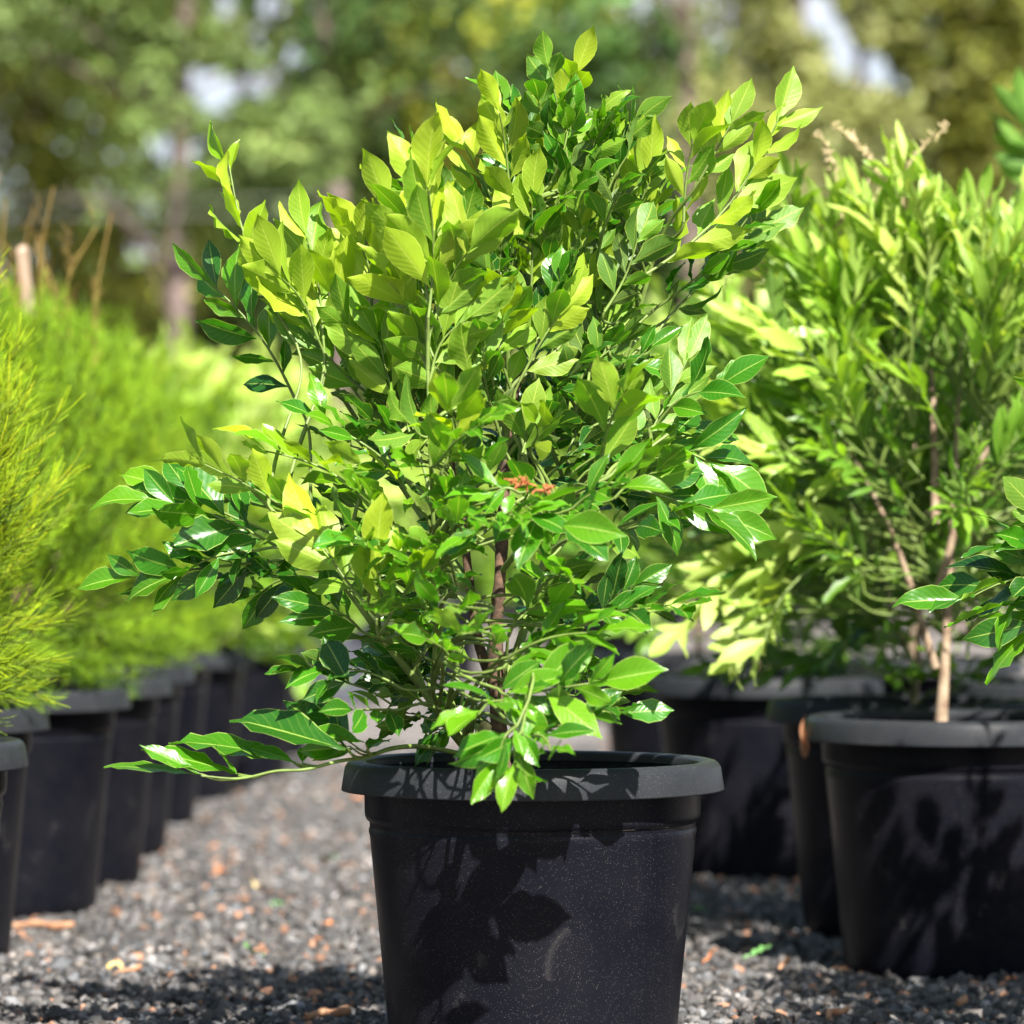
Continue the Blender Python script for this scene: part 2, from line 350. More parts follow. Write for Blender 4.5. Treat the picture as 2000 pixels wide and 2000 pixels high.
# ------------------------------------------------------------------ pinnate-leaved shrub
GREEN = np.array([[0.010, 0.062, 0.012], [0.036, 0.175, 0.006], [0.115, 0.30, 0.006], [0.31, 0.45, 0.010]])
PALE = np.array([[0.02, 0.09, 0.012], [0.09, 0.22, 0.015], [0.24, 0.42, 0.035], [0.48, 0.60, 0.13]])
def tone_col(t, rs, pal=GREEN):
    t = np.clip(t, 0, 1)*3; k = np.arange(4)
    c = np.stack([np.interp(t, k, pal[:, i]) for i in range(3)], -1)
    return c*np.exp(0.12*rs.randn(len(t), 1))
def add_shoot(mb, b, t, rs, n=9, Lf=0.06, wr=0.52, tone=0.5, normal=None, start=0.25, prof='obovate', pal=GREEN, open_=0.75, r=0.0022, sag=0.0, nu=7, nv=11, fold=0.30, path=None, wave=0.032):
    """one compound leaf or leafy shoot from b to t: rachis plus alternate leaflets and an end leaflet"""
    b = np.asarray(b, float); t = np.asarray(t, float); ax = t-b; Ls = np.linalg.norm(ax); ax = ax/Ls
    tipL = Lf*1.0
    end = t-ax*tipL*0.75
    if normal is None:
        normal = np.array([0, 0.35, 1.0])+0.6*rs.randn(3)
    sd = unit(np.cross(ax, normal)); nn = np.cross(sd, ax)
    k = np.linspace(0, 1, 8)[:, None]
    pth = b+(end-b)*k+nn*(np.sin(k*math.pi)*Ls*(0.06+0.05*rs.randn()))+sd*np.sin(k*3.1)*Ls*0.04*rs.randn()-np.array([0, 0, 1])*sag*np.sin(k*math.pi)
    tube(mb, pth, np.linspace(r, r*0.45, 8), 5, 1, c=(0.2, 0.3, 0.06), cap=False)
    P0, D, NN, LL, WW = [], [], [], [], []
    for i in range(n):
        f = start+(1-start)*(i/(n-0.6))
        p = np.array([np.interp(f, k[:, 0], pth[:, c]) for c in range(3)])
        s = 1 if i % 2 else -1
        al = open_*(1.15-0.55*f)*(0.8+0.4*rs.rand())
        d = ax*math.cos(al)+sd*s*math.sin(al)+nn*(0.10+0.28*rs.randn())
        P0.append(p); D.append(d); NN.append(nn+sd*0.45*rs.randn()+0.35*rs.randn(3)); LL.append(Lf*(0.66+0.5*rs.rand())*(0.82+0.25*math.sin(f*3))); 
    P0.append(pth[-1]); D.append(ax+0.15*rs.randn(3)); NN.append(nn+0.3*rs.randn(3)); LL.append(tipL)
    LL = np.array(LL); WW = LL*wr*(0.74+0.42*rs.rand(len(LL)))
    tn = tone+0.12*rs.randn(len(LL))+0.06*np.linspace(-1, 1, len(LL))
    leaves(mb, np.array(P0), np.array(D), np.array(NN), LL, WW, tone_col(tn, rs, pal), rs, fold=fold, prof=prof, nu=nu, nv=nv, wave=wave)
def connect(mb, skel, b, rs, r=0.003, toward=None):
    """green twig from the nearest lower point of the stems to the shoot base"""
    b = np.asarray(b, float); d = skel-b; cost = np.linalg.norm(d*[1, 1, 0.45], axis=1)+np.where(d[:, 2] > -0.03, 0.6, 0)
    a = skel[np.argmin(cost)]; h = np.linalg.norm(b-a)
    if h < 0.01: return
    out = (toward-b) if toward is not None else b-a
    out = out/np.linalg.norm(out)
    p1 = a+np.array([0, 0, h*0.25])+(b-a)*0.3; p2 = b-out*h*0.3
    k = np.linspace(0, 1, 12)[:, None]
    pt = a*(1-k)**3+3*p1*k*(1-k)**2+3*p2*k*k*(1-k)+b*k**3
    tube(mb, pt, np.linspace(r*1.35, r*0.8, 12), 6, 1, c=(0.2, 0.3, 0.06), cap=False)

# ---- the main plant
DM = 5.33; HM = 0.400
K = 2000/1932.0
def Q(x, y, dy=0.0): return P(x*K, y*K, DM+dy)
mx = (1040-1000)/F*DM
HM = HC-(1487-HOR)/F*DM
main = empty('potted_shrub', (mx, DM, 0))
tag(main, 'glossy green leafy shrub in black plastic pot, sharp in the middle of the photo', 'potted shrub')
def to_local(obj, root):
    """move mesh built in world coordinates under its thing"""
    obj.parent = root; obj.matrix_parent_inverse = root.matrix_basis.inverted()
bpy.context.view_layer.update()
body, rim = make_pot_meshes(HM, 0.7); body.parent = main
soil_disc(HM-0.075, main)

rs = np.random.RandomState(11)
crown = MB(); skel = []
def stem(ctrl, r0, r1, m, name='stem', n=24, knob=0.0):
    pts = smooth_path(ctrl, n); skel.append(pts)
    b = MB(); rr = np.linspace(r0, r1, len(pts))*(1+knob*np.random.RandomState(3).randn(len(pts)))
    tube(b, pts, rr, 10); o = b.build(name, M[m]); to_local(o, main); return o
zb = lambda p: p
stem([Q(950, 1475, 0.0), Q(944, 1400, 0), Q(938, 1320, .01), Q(936, 1200, .01), Q(944, 1080, .0), Q(950, 950, .02), Q(958, 820, .03), Q(985, 680, .05)], 0.0125, 0.0055, 'bark', 'trunk', 40, 0.09)
stem([Q(948, 1330, .01), Q(905, 1220, .05), Q(885, 1090, .06), Q(872, 980, .05), Q(850, 860, .04), Q(810, 720, .0), Q(802, 560, -.06)], 0.0075, 0.0028, 'bark', 'stem', 30)
stem([Q(952, 1290, .0), Q(985, 1200, .06), Q(1015, 1090, .10), Q(1075, 960, .10), Q(1130, 820, .08), Q(1190, 640, .05), Q(1230, 500, .02)], 0.0065, 0.0028, 'stem', 'stem', 30)
stem([Q(905, 1440, -.02), Q(850, 1375, -.05), Q(790, 1290, -.07), Q(730, 1215, -.09), Q(660, 1120, -.11), Q(560, 1010, -.12), Q(450, 900, -.13)], 0.0068, 0.0022, 'stem', 'stem', 30)
stem([Q(800, 1300, -.07), Q(770, 1220, -.03), Q(740, 1130, .02), Q(700, 1050, .04), Q(620, 980, .05), Q(520, 1010, .03)], 0.004, 0.002, 'stem', 'stem', 24)
stem([Q(885, 1100, .06), Q(800, 980, .12), Q(720, 860, .13), Q(640, 740, .10), Q(560, 600, .06)], 0.005, 0.0022, 'stem', 'stem', 24)
stem([Q(945, 1080, .0), Q(1010, 1000, -.08), Q(1100, 930, -.12), Q(1180, 880, -.12), Q(1260, 820, -.1)], 0.0042, 0.0022, 'stem', 'stem', 24)
stem([Q(815, 1330, -.06), Q(822, 1180, -.12), Q(818, 1000, -.17), Q(812, 860, -.20), Q(806, 640, -.20), Q(806, 420, -.19)], 0.0034, 0.0018, 'stem', 'stem', 24)
stem([Q(950, 900, .03), Q(960, 740, .0), Q(955, 600, -.03), Q(960, 470, -.03), Q(1000, 380, 0)], 0.0045, 0.002, 'stem', 'stem', 24)
SK = np.vstack(skel)
# cut stub at the foot of the trunk
stub = MB(); tube(stub, smooth_path([Q(915, 1425, -.02), Q(902, 1405, -.035), Q(908, 1385, -.04), Q(918, 1366, -.035)], 12), [.007, .0085, .009, .0088, .0085, .0082, .0082, .008, .0078, .008, .0085, .007], 10)
to_local(stub.build('stub', M['root']), main)

# shoots read from the photo: base x,y -> tip x,y, depth, leaflets, leaf length (px), tone, facing
# facing 'c' blades turned to the viewer, 'u' blades turned up, 'r' random
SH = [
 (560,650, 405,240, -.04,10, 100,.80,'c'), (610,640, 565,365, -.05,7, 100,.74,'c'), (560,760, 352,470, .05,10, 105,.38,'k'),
 (600,640, 480,440, -.10,6, 130,.70,'c'), (700,580, 655,362, .00,5, 115,.95,'c'), (660,660, 600,470, -.08,7, 120,.72,'c'),
 (808,600, 805,238, -.20,11, 135,.76,'c'), (770,640, 712,305, -.15,8, 120,.84,'c'), (815,620, 925,380, -.18,8, 130,.66,'c'),
 (812,660, 715,470, -.16,7, 125,.74,'c'), (815,700, 935,520, -.16,7, 120,.62,'c'), (800,560, 760,300, -.17,7, 120,.78,'c'),
 (960,420, 935,135, .00,8, 95,.86,'c'), (965,480, 845,205, .02,8, 100,.86,'c'), (1010,430, 1102,68, -.02,9, 100,.76,'c'),
 (1000,470, 985,190, .04,8, 100,.80,'c'), (1080,470, 1222,178, .12,8, 100,.42,'r'), (1100,500, 1160,205, .08,8, 100,.66,'c'),
 (1150,520, 1200,240, .10,7, 105,.80,'c'), (1210,480, 1238,245, -.02,8, 120,.68,'c'), (1215,520, 1520,165, -.02,13, 105,.68,'c'),
 (1290,420, 1315,190, -.03,6, 100,.68,'c'), (1320,340, 1415,170, -.03,5, 90,.68,'c'), (1240,580, 1475,345, .06,9, 110,.40,'r'), (1260,600, 1478,385, .10,8, 110,.24,'r'),
 (1230,640, 1440,450, .08,8, 100,.30,'r'), (1000,620, 1005,300, -.02,9, 110,.64,'c'), (1100,640, 1095,330, .00,9, 115,.62,'c'),
 (1060,600, 940,300, .0,8,110,.66,'c'), (1150,660, 1140,380, .02,8, 110,.55,'c'), (1110,720, 1180,470, .0,8, 110,.40,'r'),
 (930,680, 965,520, -.12,6, 110,.72,'c'), (980,720, 1115,495, -.12,8, 105,.64,'c'), (890,740, 890,545, -.16,8, 110,.68,'c'),
 (850,760, 745,590, -.16,7, 110,.58,'c'), (720,760, 520,530, -.05,9, 110,.45,'c'), (730,780, 620,540, -.07,8, 115,.52,'c'),
 (700,800, 550,620, .02,7, 100,.22,'r'), (760,780, 690,560, -.10,8, 115,.56,'c'), (830,820, 700,770, -.2,5, 110,.5,'r'), (830,870, 945,765, -.2,7, 110,.52,'r'),
 (830,900, 850,700, -.2,7, 110,.74,'c'), (985,860, 1000,740, -.16,5, 90,.55,'c'), (1000,845, 1015,770, -.17,2, 85,.8,'c'),
 (1130,900, 1205,665, -.10,8, 115,.60,'c'), (1180,880, 1330,620, -.05,8, 100,.45,'c'), (1240,800, 1425,690, -.05,5, 110,.36,'g'),
 (1230,860, 1385,795, -.06,4, 95,.38,'u'), (1160,940, 1310,850, -.12,6, 100,.45,'c'), (1290,850, 1440,920, -.12,4, 130,.38,'g'),
 (1200,920, 1440,1000, -.12,7, 130,.38,'g'), (1150,1000, 1310,960, -.10,6, 95,.30,'u'), (1080,960, 1230,890, -.14,7, 95,.42,'u'),
 (1000,960, 1110,1020, -.20,5, 115,.40,'d'), (960,980, 1045,960, -.2,5, 90,.42,'u'), (980,930, 860,940, -.18,6, 80,.5,'u'), (950,1000, 850,1020, -.18,5, 90,.42,'u'),
 (1100,1180, 1350,1140, -.08,8, 110,.30,'g'), (1130,1160, 1240,1070, -.06,6, 85,.24,'r'), (960,1240, 1195,1170, -.16,7, 105,.52,'d'),
 (960,1320, 1215,1270, -.20,7, 120,.52,'d'), (950,1260, 1120,1200, -.18,6, 110,.54,'u'), (960,1200, 1080,1120, -.12,6, 95,.44,'u'),
 (1040,1370, 1245,1335, -.10,5, 90,.30,'u'), (980,1400, 1140,1340, -.18,7, 95,.36,'u'), (960,1330, 870,1360, -.22,4, 95,.54,'d'),
 (975,1370, 905,1500, -.26,6, 85,.46,'d'), (985,1380, 955,1505, -.27,5, 90,.50,'d'), (990,1390, 1060,1430, -.24,5, 75,.42,'d'), (940,1300, 1050,1330, -.2,6, 90,.5,'d'),
 (930,1230, 840,1180, -.2,6, 90,.5,'u'), (920,1150, 800,1130, -.2,7, 85,.42,'r'), (850,1250, 770,1170, -.18,6, 90,.5,'u'),
 (690,1110, 322,828, -.14,12, 95,.70,'y'), (730,1000, 430,805, -.04,10, 100,.74,'u'), (790,960, 600,850, -.08,7, 85,.8,'u'), (760,900, 540,750, .0,8, 95,.42,'r'),
 (520,1030, 205,915, -.04,9, 120,.38,'g'), (500,1060, 168,1100, -.04,8, 110,.38,'g'), (520,1010, 250,885, .0,5, 125,.38,'g'), (480,1040, 255,1110, -.06,5, 110,.38,'g'),
 (640,1020, 400,920, .05,8, 100,.22,'r'), (690,1140, 545,940, -.18,6, 140,.66,'c'), (710,1170, 715,960, -.18,5, 135,.66,'c'), (720,1190, 830,1030, -.16,6, 110,.62,'c'),
 (600,1090, 430,1130, -.06,6, 95,.30,'d'), (680,1190, 530,1100, -.12,6, 105,.34,'u'), (640,1090, 350,1090, -.02,8, 105,.16,'r'),
 (760,1300, 515,1255, -.08,6, 90,.26,'u'), (800,1240, 640,1190, .02,6, 90,.20,'r'), (740,1340, 640,1340, -.10,6, 75,.34,'d'), (800,1330, 690,1300, .0,6, 75,.2,'r'),
]
FACE = {'k': ((-.2, -.7, .6), .5), 'g': ((.1, -.85, .5), .3), 'c': ((0, 1.0, 0.35), 0.35), 'u': ((0.1, -0.45, 1.0), 0.35), 'd': ((0.1, -0.9, 0.75), 0.3), 'r': ((0, 0.2, 0.9), 0.9), 'y': ((-.2, .8, .7), .3)}
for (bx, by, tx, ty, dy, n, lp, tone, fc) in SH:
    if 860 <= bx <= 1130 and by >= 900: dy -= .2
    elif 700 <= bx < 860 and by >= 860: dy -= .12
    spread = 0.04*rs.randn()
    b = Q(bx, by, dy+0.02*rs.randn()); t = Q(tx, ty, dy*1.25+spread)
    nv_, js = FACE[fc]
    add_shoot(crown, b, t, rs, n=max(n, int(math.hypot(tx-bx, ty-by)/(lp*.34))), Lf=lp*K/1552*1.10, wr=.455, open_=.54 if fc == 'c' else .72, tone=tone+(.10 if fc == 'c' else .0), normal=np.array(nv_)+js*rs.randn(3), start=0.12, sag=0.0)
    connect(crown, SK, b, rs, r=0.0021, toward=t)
# inner and rear shoots filling the crown's volume
cx, cz = 0.0, 0.0
cnt = 0
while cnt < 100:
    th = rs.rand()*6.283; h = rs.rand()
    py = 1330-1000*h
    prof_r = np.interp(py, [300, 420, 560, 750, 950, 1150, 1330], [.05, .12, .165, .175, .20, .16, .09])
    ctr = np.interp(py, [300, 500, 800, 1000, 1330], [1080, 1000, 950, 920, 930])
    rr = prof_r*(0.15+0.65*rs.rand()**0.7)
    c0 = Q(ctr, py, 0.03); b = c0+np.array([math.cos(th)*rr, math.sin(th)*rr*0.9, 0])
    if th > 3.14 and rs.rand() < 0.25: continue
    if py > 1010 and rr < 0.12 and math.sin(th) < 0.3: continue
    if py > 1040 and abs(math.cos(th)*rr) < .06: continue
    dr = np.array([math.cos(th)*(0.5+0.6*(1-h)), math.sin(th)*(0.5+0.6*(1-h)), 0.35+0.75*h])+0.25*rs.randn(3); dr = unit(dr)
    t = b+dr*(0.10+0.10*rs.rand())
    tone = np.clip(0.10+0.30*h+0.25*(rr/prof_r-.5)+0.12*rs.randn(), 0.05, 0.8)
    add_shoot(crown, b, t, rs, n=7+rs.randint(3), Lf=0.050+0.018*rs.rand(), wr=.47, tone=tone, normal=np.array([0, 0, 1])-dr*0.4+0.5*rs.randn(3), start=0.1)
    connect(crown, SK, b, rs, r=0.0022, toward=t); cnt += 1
for (bx, by, tx, ty, d1, tone) in ((860,1100,800,1010,-.40,.45), (820,1160,720,1130,-.40,.48), 
    (880,1020,830,900,-.38,.55), (960,1000,1010,900,-.38,.45), (800,1080,690,1040,-.38,.5), (1010,1120,1100,1080,-.38,.42), (790,1120,770,1060,-.44,.45), (840,1060,870,960,-.46,.5), (730,1080,650,1000,-.4,.5), (760,1000,640,900,-.34,.55),
    (930,940,900,840,-.40,.5), (850,960,760,850,-.36,.6), (1020,1000,1100,940,-.34,.36)):
    b = Q(bx, by, d1+.17); t = Q(tx, ty, d1)
    add_shoot(crown, b, t, rs, n=6, Lf=.068, tone=tone, normal=np.array([.1, -.2, 1.])+.35*rs.randn(3), start=.1)
    connect(crown, SK, b, rs, r=.002, toward=t)
for i in range(34):
    side = -1 if i % 3 else 1
    x0 = 940+side*rs.uniform(25, 150); y0 = rs.uniform(1090, 1370); d0 = rs.uniform(-.10, .20)
    b = Q(x0, y0, d0); t = Q(x0+side*rs.uniform(40, 130), y0+rs.uniform(-90, 40), d0+rs.uniform(-.12, .12))
    add_shoot(crown, b, t, rs, n=7, Lf=.046+.018*rs.rand(), wr=.5, tone=rs.uniform(.12, .42), normal=np.array([0, -.2, 1.])+.6*rs.randn(3), start=.1)
    connect(crown, SK, b, rs, r=.0018, toward=t)
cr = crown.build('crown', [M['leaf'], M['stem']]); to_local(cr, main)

# the low branch lying over the left of the rim
lb = MB(); lowpath = smooth_path([Q(880, 1425, -.03), Q(800, 1409, -.10), Q(740, 1412, -.16), Q(693, 1428, -.20), Q(640, 1436, -.22), Q(575, 1452, -.23), Q(520, 1455, -.23), Q(452, 1469, -.23), Q(380, 1464, -.23)], 40)
tube(lb, lowpath, np.linspace(0.0034, 0.0013, len(lowpath)), 8, 0)
twl = MB()
def twig(a, b, m=0.0): tube(lb, smooth_path([a, (a+b)/2+np.array([0, 0, -.004]), b], 8), np.linspace(.0018, .0011, 8), 6, 0, cap=False)
LOW = [  # leaf base x,y -> tip x,y , width ratio, tone, facing
 (380,1463, 197,1433, .28,.50,'s'), (378,1460, 265,1400, .30,.45,'s'), (448,1460, 270,1402, .36,.42,'u'), (450,1464, 400,1412, .5,.45,'s'),
 (540,1428, 320,1380, .34,.40,'u'), (545,1432, 425,1400, .42,.44,'u'), (560,1440, 470,1400, .5,.46,'u'), (655,1415, 432,1345, .42,.20,'u'),
 (652,1408, 520,1300, .42,.18,'c'), (665,1404, 580,1305, .6,.18,'c'), (690,1402, 560,1370, .40,.46,'u'), (672,1412, 590,1430, .5,.44,'d'),
 (660,1408, 560,1420, .42,.40,'d'), (690,1418, 735,1372, .36,.34,'u'), (570,1440, 575,1405, .4,.26,'c'), (600,1262, 515,1258, .42,.36,'u'), (655,1290, 582,1212, .46,.16,'c'),
 (660,1290, 610,1200, .5,.14,'c'), (655,1285, 570,1320, .5,.2,'c')]
for (bx, by, tx, ty, wr, tone, fc) in LOW:
    b = Q(bx, by, -.22+.02*rs.randn()); t = Q(tx, ty, -.22+.03*rs.randn()); L_ = np.linalg.norm(t-b)
    nb = {'s': np.array([0, -.35, 1.]), 'u': np.array([0, -.5, .9]), 'd': np.array([0, -.9, .5]), 'c': np.array([0, -1., .3])}[fc]
    leaves(lb, [b], [t-b], [nb+.2*rs.randn(3)], np.array([L_]), np.array([max(L_*wr, .018)]), tone_col(np.array([tone]), rs), rs, mi=1, bend=.25, wave=.03, twist=.15)
    dd = np.linalg.norm(lowpath-b, axis=1); j = dd.argmin(); a = lowpath[max(0, j-4)]
    if by > 1330: twig(a, b)
connect_pts = [(Q(740, 1330, -.12), Q(655, 1288, -.2)), (Q(655, 1288, -.2), Q(600, 1262, -.22))]
for a, b in connect_pts: tube(lb, smooth_path([a, (a+b)/2+np.array([0, 0, .004]), b], 8), .0014, 6, 0)
to_local(lb.build('low_branch', [M['stem'], M['leaf']]), main)
# withered brown flowers in the middle of the crown
fl = MB()
for (fx, fy) in ((972, 911), (990, 912), (1020, 924), (1034, 919)):
    for k in range(13):
        c0 = Q(fx+5*rs.randn(), fy+3*rs.randn(), -.50); d = unit(rs.randn(3))*0.009*(.5+rs.rand())
        tube(fl, [c0, c0+d*.5+.001*rs.randn(3), c0+d], [.0009, .0013, .0005], 4)
to_local(fl.build('dried_flower', M['flower']), main)

# ------------------------------------------------------------------ generic shrub crowns
def leafy_crown(seed, height, radius, n, Lf, wr, prof, pal, tone0, tone1, matn, z0=0.12, upright=0.9, nu=3, nv=6, openness=.7, nl=11, extra=None, bark='palebark', r0=.011, nstem=5, slen=0.2):
    rs = np.random.RandomState(seed); mb = MB(); wood = MB(); sk = []
    base = np.array([0, 0, -0.05])
    for i in range(nstem):
        a = i*2.4+rs.rand(); f = 0.0 if i == 0 else 1.0
        st = np.array([0, 0, 0.04+0.13*i*(height/1.0)]) if i else base
        rr = radius*(.15 if i == 0 else .55)
        pts = smooth_path([st, st+np.array([math.cos(a)*rr*.35, math.sin(a)*rr*.35, height*.25]), np.array([math.cos(a)*rr, math.sin(a)*rr, height*(.72 if i else .8)])], 22)
        tube(wood, pts, np.linspace(r0*(1 if i == 0 else .42), .0025, len(pts))*(1-.3*np.linspace(0, 1, len(pts))), 8); sk.append(pts)
    sk = np.vstack(sk)
    for i in range(n):
        h = rs.rand()**0.8; th = rs.rand()*6.283
        R = radius*np.interp(h, [0, .15, .45, .75, 1], [.55, .9, 1, .8, .42])
        rr = R*(0.2+0.6*rs.rand()**.6)
        b = np.array([math.cos(th)*rr, math.sin(th)*rr, z0+(height-z0-slen*.6)*h])
        dr = unit(np.array([math.cos(th), math.sin(th), 0])*(0.85-.45*h)+np.array([0, 0, upright*(.25+.9*h)])+.28*rs.randn(3))
        t = b+dr*slen*(.7+.6*rs.rand())
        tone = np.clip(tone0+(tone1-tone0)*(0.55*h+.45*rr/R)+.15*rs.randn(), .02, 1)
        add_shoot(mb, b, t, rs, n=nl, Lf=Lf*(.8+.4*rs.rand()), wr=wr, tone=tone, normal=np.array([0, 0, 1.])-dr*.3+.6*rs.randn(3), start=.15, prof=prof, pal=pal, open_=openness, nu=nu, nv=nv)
        connect(mb, sk, b, rs, r=.0022, toward=t)
    if extra: extra(mb, sk, rs)
    return wood, mb

def plant_thing(name, loc, H, wood, crown_mb, matn, barkm, seed, pm='pot', rm='rim', rz=0.0, lift=0.075):
    e = empty(name, loc, rz)
    bd, rm_ = make_pot_meshes(H, seed, pm, rm); bd.parent = e
    soil_disc(H-lift, e, seed=int(seed*10)+2)
    t = wood.build('trunk', M[barkm], e); t.location = (0, 0, H-lift)
    c = crown_mb.build('crown', [M[matn], M['stem']], e); c.location = (0, 0, H-lift)
    return e

# right row: pale long-leaved shrub, two crowns used in turn
RS = 'pale green long-leaved shrubs in black pots'
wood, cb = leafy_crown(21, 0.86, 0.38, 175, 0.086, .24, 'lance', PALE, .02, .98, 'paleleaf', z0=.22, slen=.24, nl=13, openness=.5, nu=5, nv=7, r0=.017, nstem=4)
R1 = plant_thing('potted_shrub', ((1871-1000)/1257, 6.58, 0), 0.40, wood, cb, 'paleleaf', 'palebark', 1.3, rz=.6)
for ch in R1.children:
    if ch.name.startswith('trunk'): ch.location.x = -.045
tag(R1, 'pale green long-leaved shrub with tan trunk in the large black pot at the right edge', 'potted shrub', RS)
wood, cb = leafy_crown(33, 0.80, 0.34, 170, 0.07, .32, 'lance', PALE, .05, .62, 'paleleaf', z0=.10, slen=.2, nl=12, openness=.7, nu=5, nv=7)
R2 = plant_thing('potted_shrub', (0.675, 7.22, 0), 0.40, wood, cb, 'paleleaf', 'palebark', 2.1)
tag(R2, 'darker shrub in the half hidden black pot just behind the right edge pot', 'potted shrub', RS)
R3 = copy_thing(R2, (0.50, 8.44, 0), 2.2); tag(R3, 'shrub in the shaded black pot seen between the main pot and the right edge pot', 'potted shrub', RS)
R4 = copy_thing(R1, (0.42, 9.9, 0), 4.1); tag(R4, 'shrub in the black pot furthest back right behind the main shrub', 'potted shrub', RS)
R5 = copy_thing(R2, (1.08, 8.1, 0), 3.3); tag(R5, 'pale shrub at the right border behind the large right edge pot', 'potted shrub', RS)
R6 = copy_thing(R1, (0.92, 9.6, 0), 5.0); tag(R6, 'pale shrub top showing above and behind the other right hand shrubs', 'potted shrub', RS)
us = MB(); rsb = np.random.RandomState(18)
for (bx, by, tx, ty) in ((1990, 420, 1925, 150), (1985, 330, 1915, 230), (1990, 330, 1960, 120)):
    add_shoot(us, P(bx*K, by*K, 7.9), P(tx*K, ty*K, 7.85), rsb, n=6, Lf=.10, wr=.36, tone=.5, normal=np.array([0, 1, .4]), start=.2, prof='lance', open_=.6, nu=5, nv=7)
    tube(us, smooth_path([(1.0, 8.05, .9), P(bx*K+20, by*K+200, 7.95), P(bx*K, by*K, 7.9)], 12), .003, 6, 1)
o = us.build('upper_shoots', [M['paleleaf'], M['stem']]); bpy.context.view_layer.update(); to_local(o, R5)
# pale low branch arching left out of the right row
pb = MB(); rsb = np.random.RandomState(8)
def QD(x, y, D): return P(x*K, y*K, D)
for (bx, by, tx, ty, n, D, dD) in ((1560, 990, 1230, 1230, 11, 6.55, 0), (1600, 1000, 1340, 1270, 12, 6.5, 0), (1560, 1050, 1400, 1270, 9, 6.45, 0), (1620, 985, 1400, 1100, 9, 6.5, 0), (1640, 900, 1530, 920, 5, 6.45, 0), (1660, 1000, 1440, 1000, 8, 6.5, 0), (1560, 1020, 1300, 1090, 9, 6.55, 0)):
    add_shoot(pb, QD(bx, by, D), QD(tx, ty, D-.1), rsb, n=n, Lf=.085, wr=.36, tone=.86, normal=np.array([0, .9, .6])+.3*rsb.randn(3), start=.35, prof='lance', pal=PALE, open_=.7, nu=5, nv=7, r=.003)
for (a, b) in (((1745, 1010), (1560, 990)), ((1745, 1050), (1600, 1000)), ((1750, 1080), (1560, 1050)), ((1745, 1000), (1620, 985)), ((1745, 980), (1640, 900))):
    tube(pb, smooth_path([QD(*a, 6.58), (QD(*a, 6.56)+QD(*b, 6.5))/2+np.array([0, 0, .01]), QD(*b, 6.5)], 10), .0028, 6, 1)
o = pb.build('low_branch', [M['paleleaf'], M['stem']]); bpy.context.view_layer.update(); to_local(o, R1)
# upright pale shoots and pinkish dry flower sprays at the top of the same shrub
tp = MB()
for (bx, by, tx, ty, tn) in ((1560, 620, 1490, 400, .8), (1540, 560, 1420, 370, .75), (1600, 640, 1690, 380, .7), (1640, 560, 1660, 330, .62), (1700, 560, 1740, 420, .5), (1850, 640, 1895, 400, .9), (1880, 560, 1830, 320, .5), (1590, 560, 1580, 420, .8), (1760, 640, 1800, 470, .55), (1500, 470, 1490, 290, .55), (1560, 500, 1570, 330, .8), (1860, 800, 1920, 560, .85)):
    add_shoot(tp, QD(bx, by, 6.5), QD(tx, ty, 6.45), rsb, n=9, Lf=.085, wr=.27, tone=tn, normal=np.array([0, 1, .2])+.4*rsb.randn(3), start=.2, prof='lance', pal=PALE, open_=.5, nu=5, nv=7, r=.003)
    connect(tp, np.array([[.69, 6.58, .9], [.69, 6.58, 1.0], [.62, 6.55, .85], [.76, 6.6, .85]]), QD(bx, by, 6.5), rsb, r=.003)
o = tp.build('upper_shoots', [M['paleleaf'], M['stem']]); to_local(o, R1)
M['spray'] = simple('dry_spray', (0.5, 0.38, 0.24), 0.8, c2=(0.35, 0.3, 0.12))
sp = MB()
for (ctrl) in ([(1590, 420), (1575, 320), (1545, 245)], [(1620, 410), (1640, 300), (1570, 232)], [(1700, 430), (1715, 310), (1790, 235)], [(1690, 420), (1680, 320), (1700, 270)], [(1640, 400), (1660, 330), (1600, 255)]):
    pts = smooth_path([QD(x, y, 6.5) for x, y in ctrl], 20); tube(sp, pts, np.linspace(.0018, .0008, len(pts)), 5)
    for k in range(34):
        j = rsb.randint(len(pts)//2, len(pts)); c0 = pts[j]; d = unit(rsb.randn(3))*.012*(.4+rsb.rand())
        tube(sp, [c0, c0+d*.6, c0+d], [.0007, .0017, .0005], 4)
o = sp.build('dry_flower_spray', M['spray']); to_local(o, R1)

# neighbour of the main plant, standing just outside the right border
def ne_extra(mb, sk, rs):
    loc = np.array([NX, NY, NH-.075])
    for (bx, by, tx, ty, tn, fc, n, dy) in ((2010, 1090, 1725, 1150, .26, 'u', 5, 0), (2000, 1060, 1835, 1010, .24, 'u', 4, 0), (2000, 1130, 1880, 1255, .30, 'd', 4, 0), (2020, 1100, 1818, 1170, .28, 'u', 3, 0)):
        nv_, js = FACE[fc]
        b = P(bx*K, by*K, NY-.05)-loc; t = P(tx*K, ty*K, NY-.08)-loc
        add_shoot(mb, b, t, rs, n=n, Lf=.095, wr=.42, tone=tn, normal=np.array(nv_)+.15*rs.randn(3), start=.3, nu=7, nv=11)
        connect(mb, sk, b, rs, r=.003, toward=t)
NX, NY, NH = 1.02, 5.30, 0.40
wood, cb = leafy_crown(55, .92, .38, 200, .065, .5, 'obovate', GREEN, .1, .75, 'leaf', z0=.10, slen=.19, nl=8, openness=.8, nu=5, nv=7, extra=ne_extra, bark='bark')
NE = plant_thing('potted_shrub', (NX, NY, 0), NH, wood, cb, 'leaf', 'bark', .4)
tag(NE, 'glossy green shrub whose dark leafy sprigs reach in sharply from the right border', 'potted shrub')

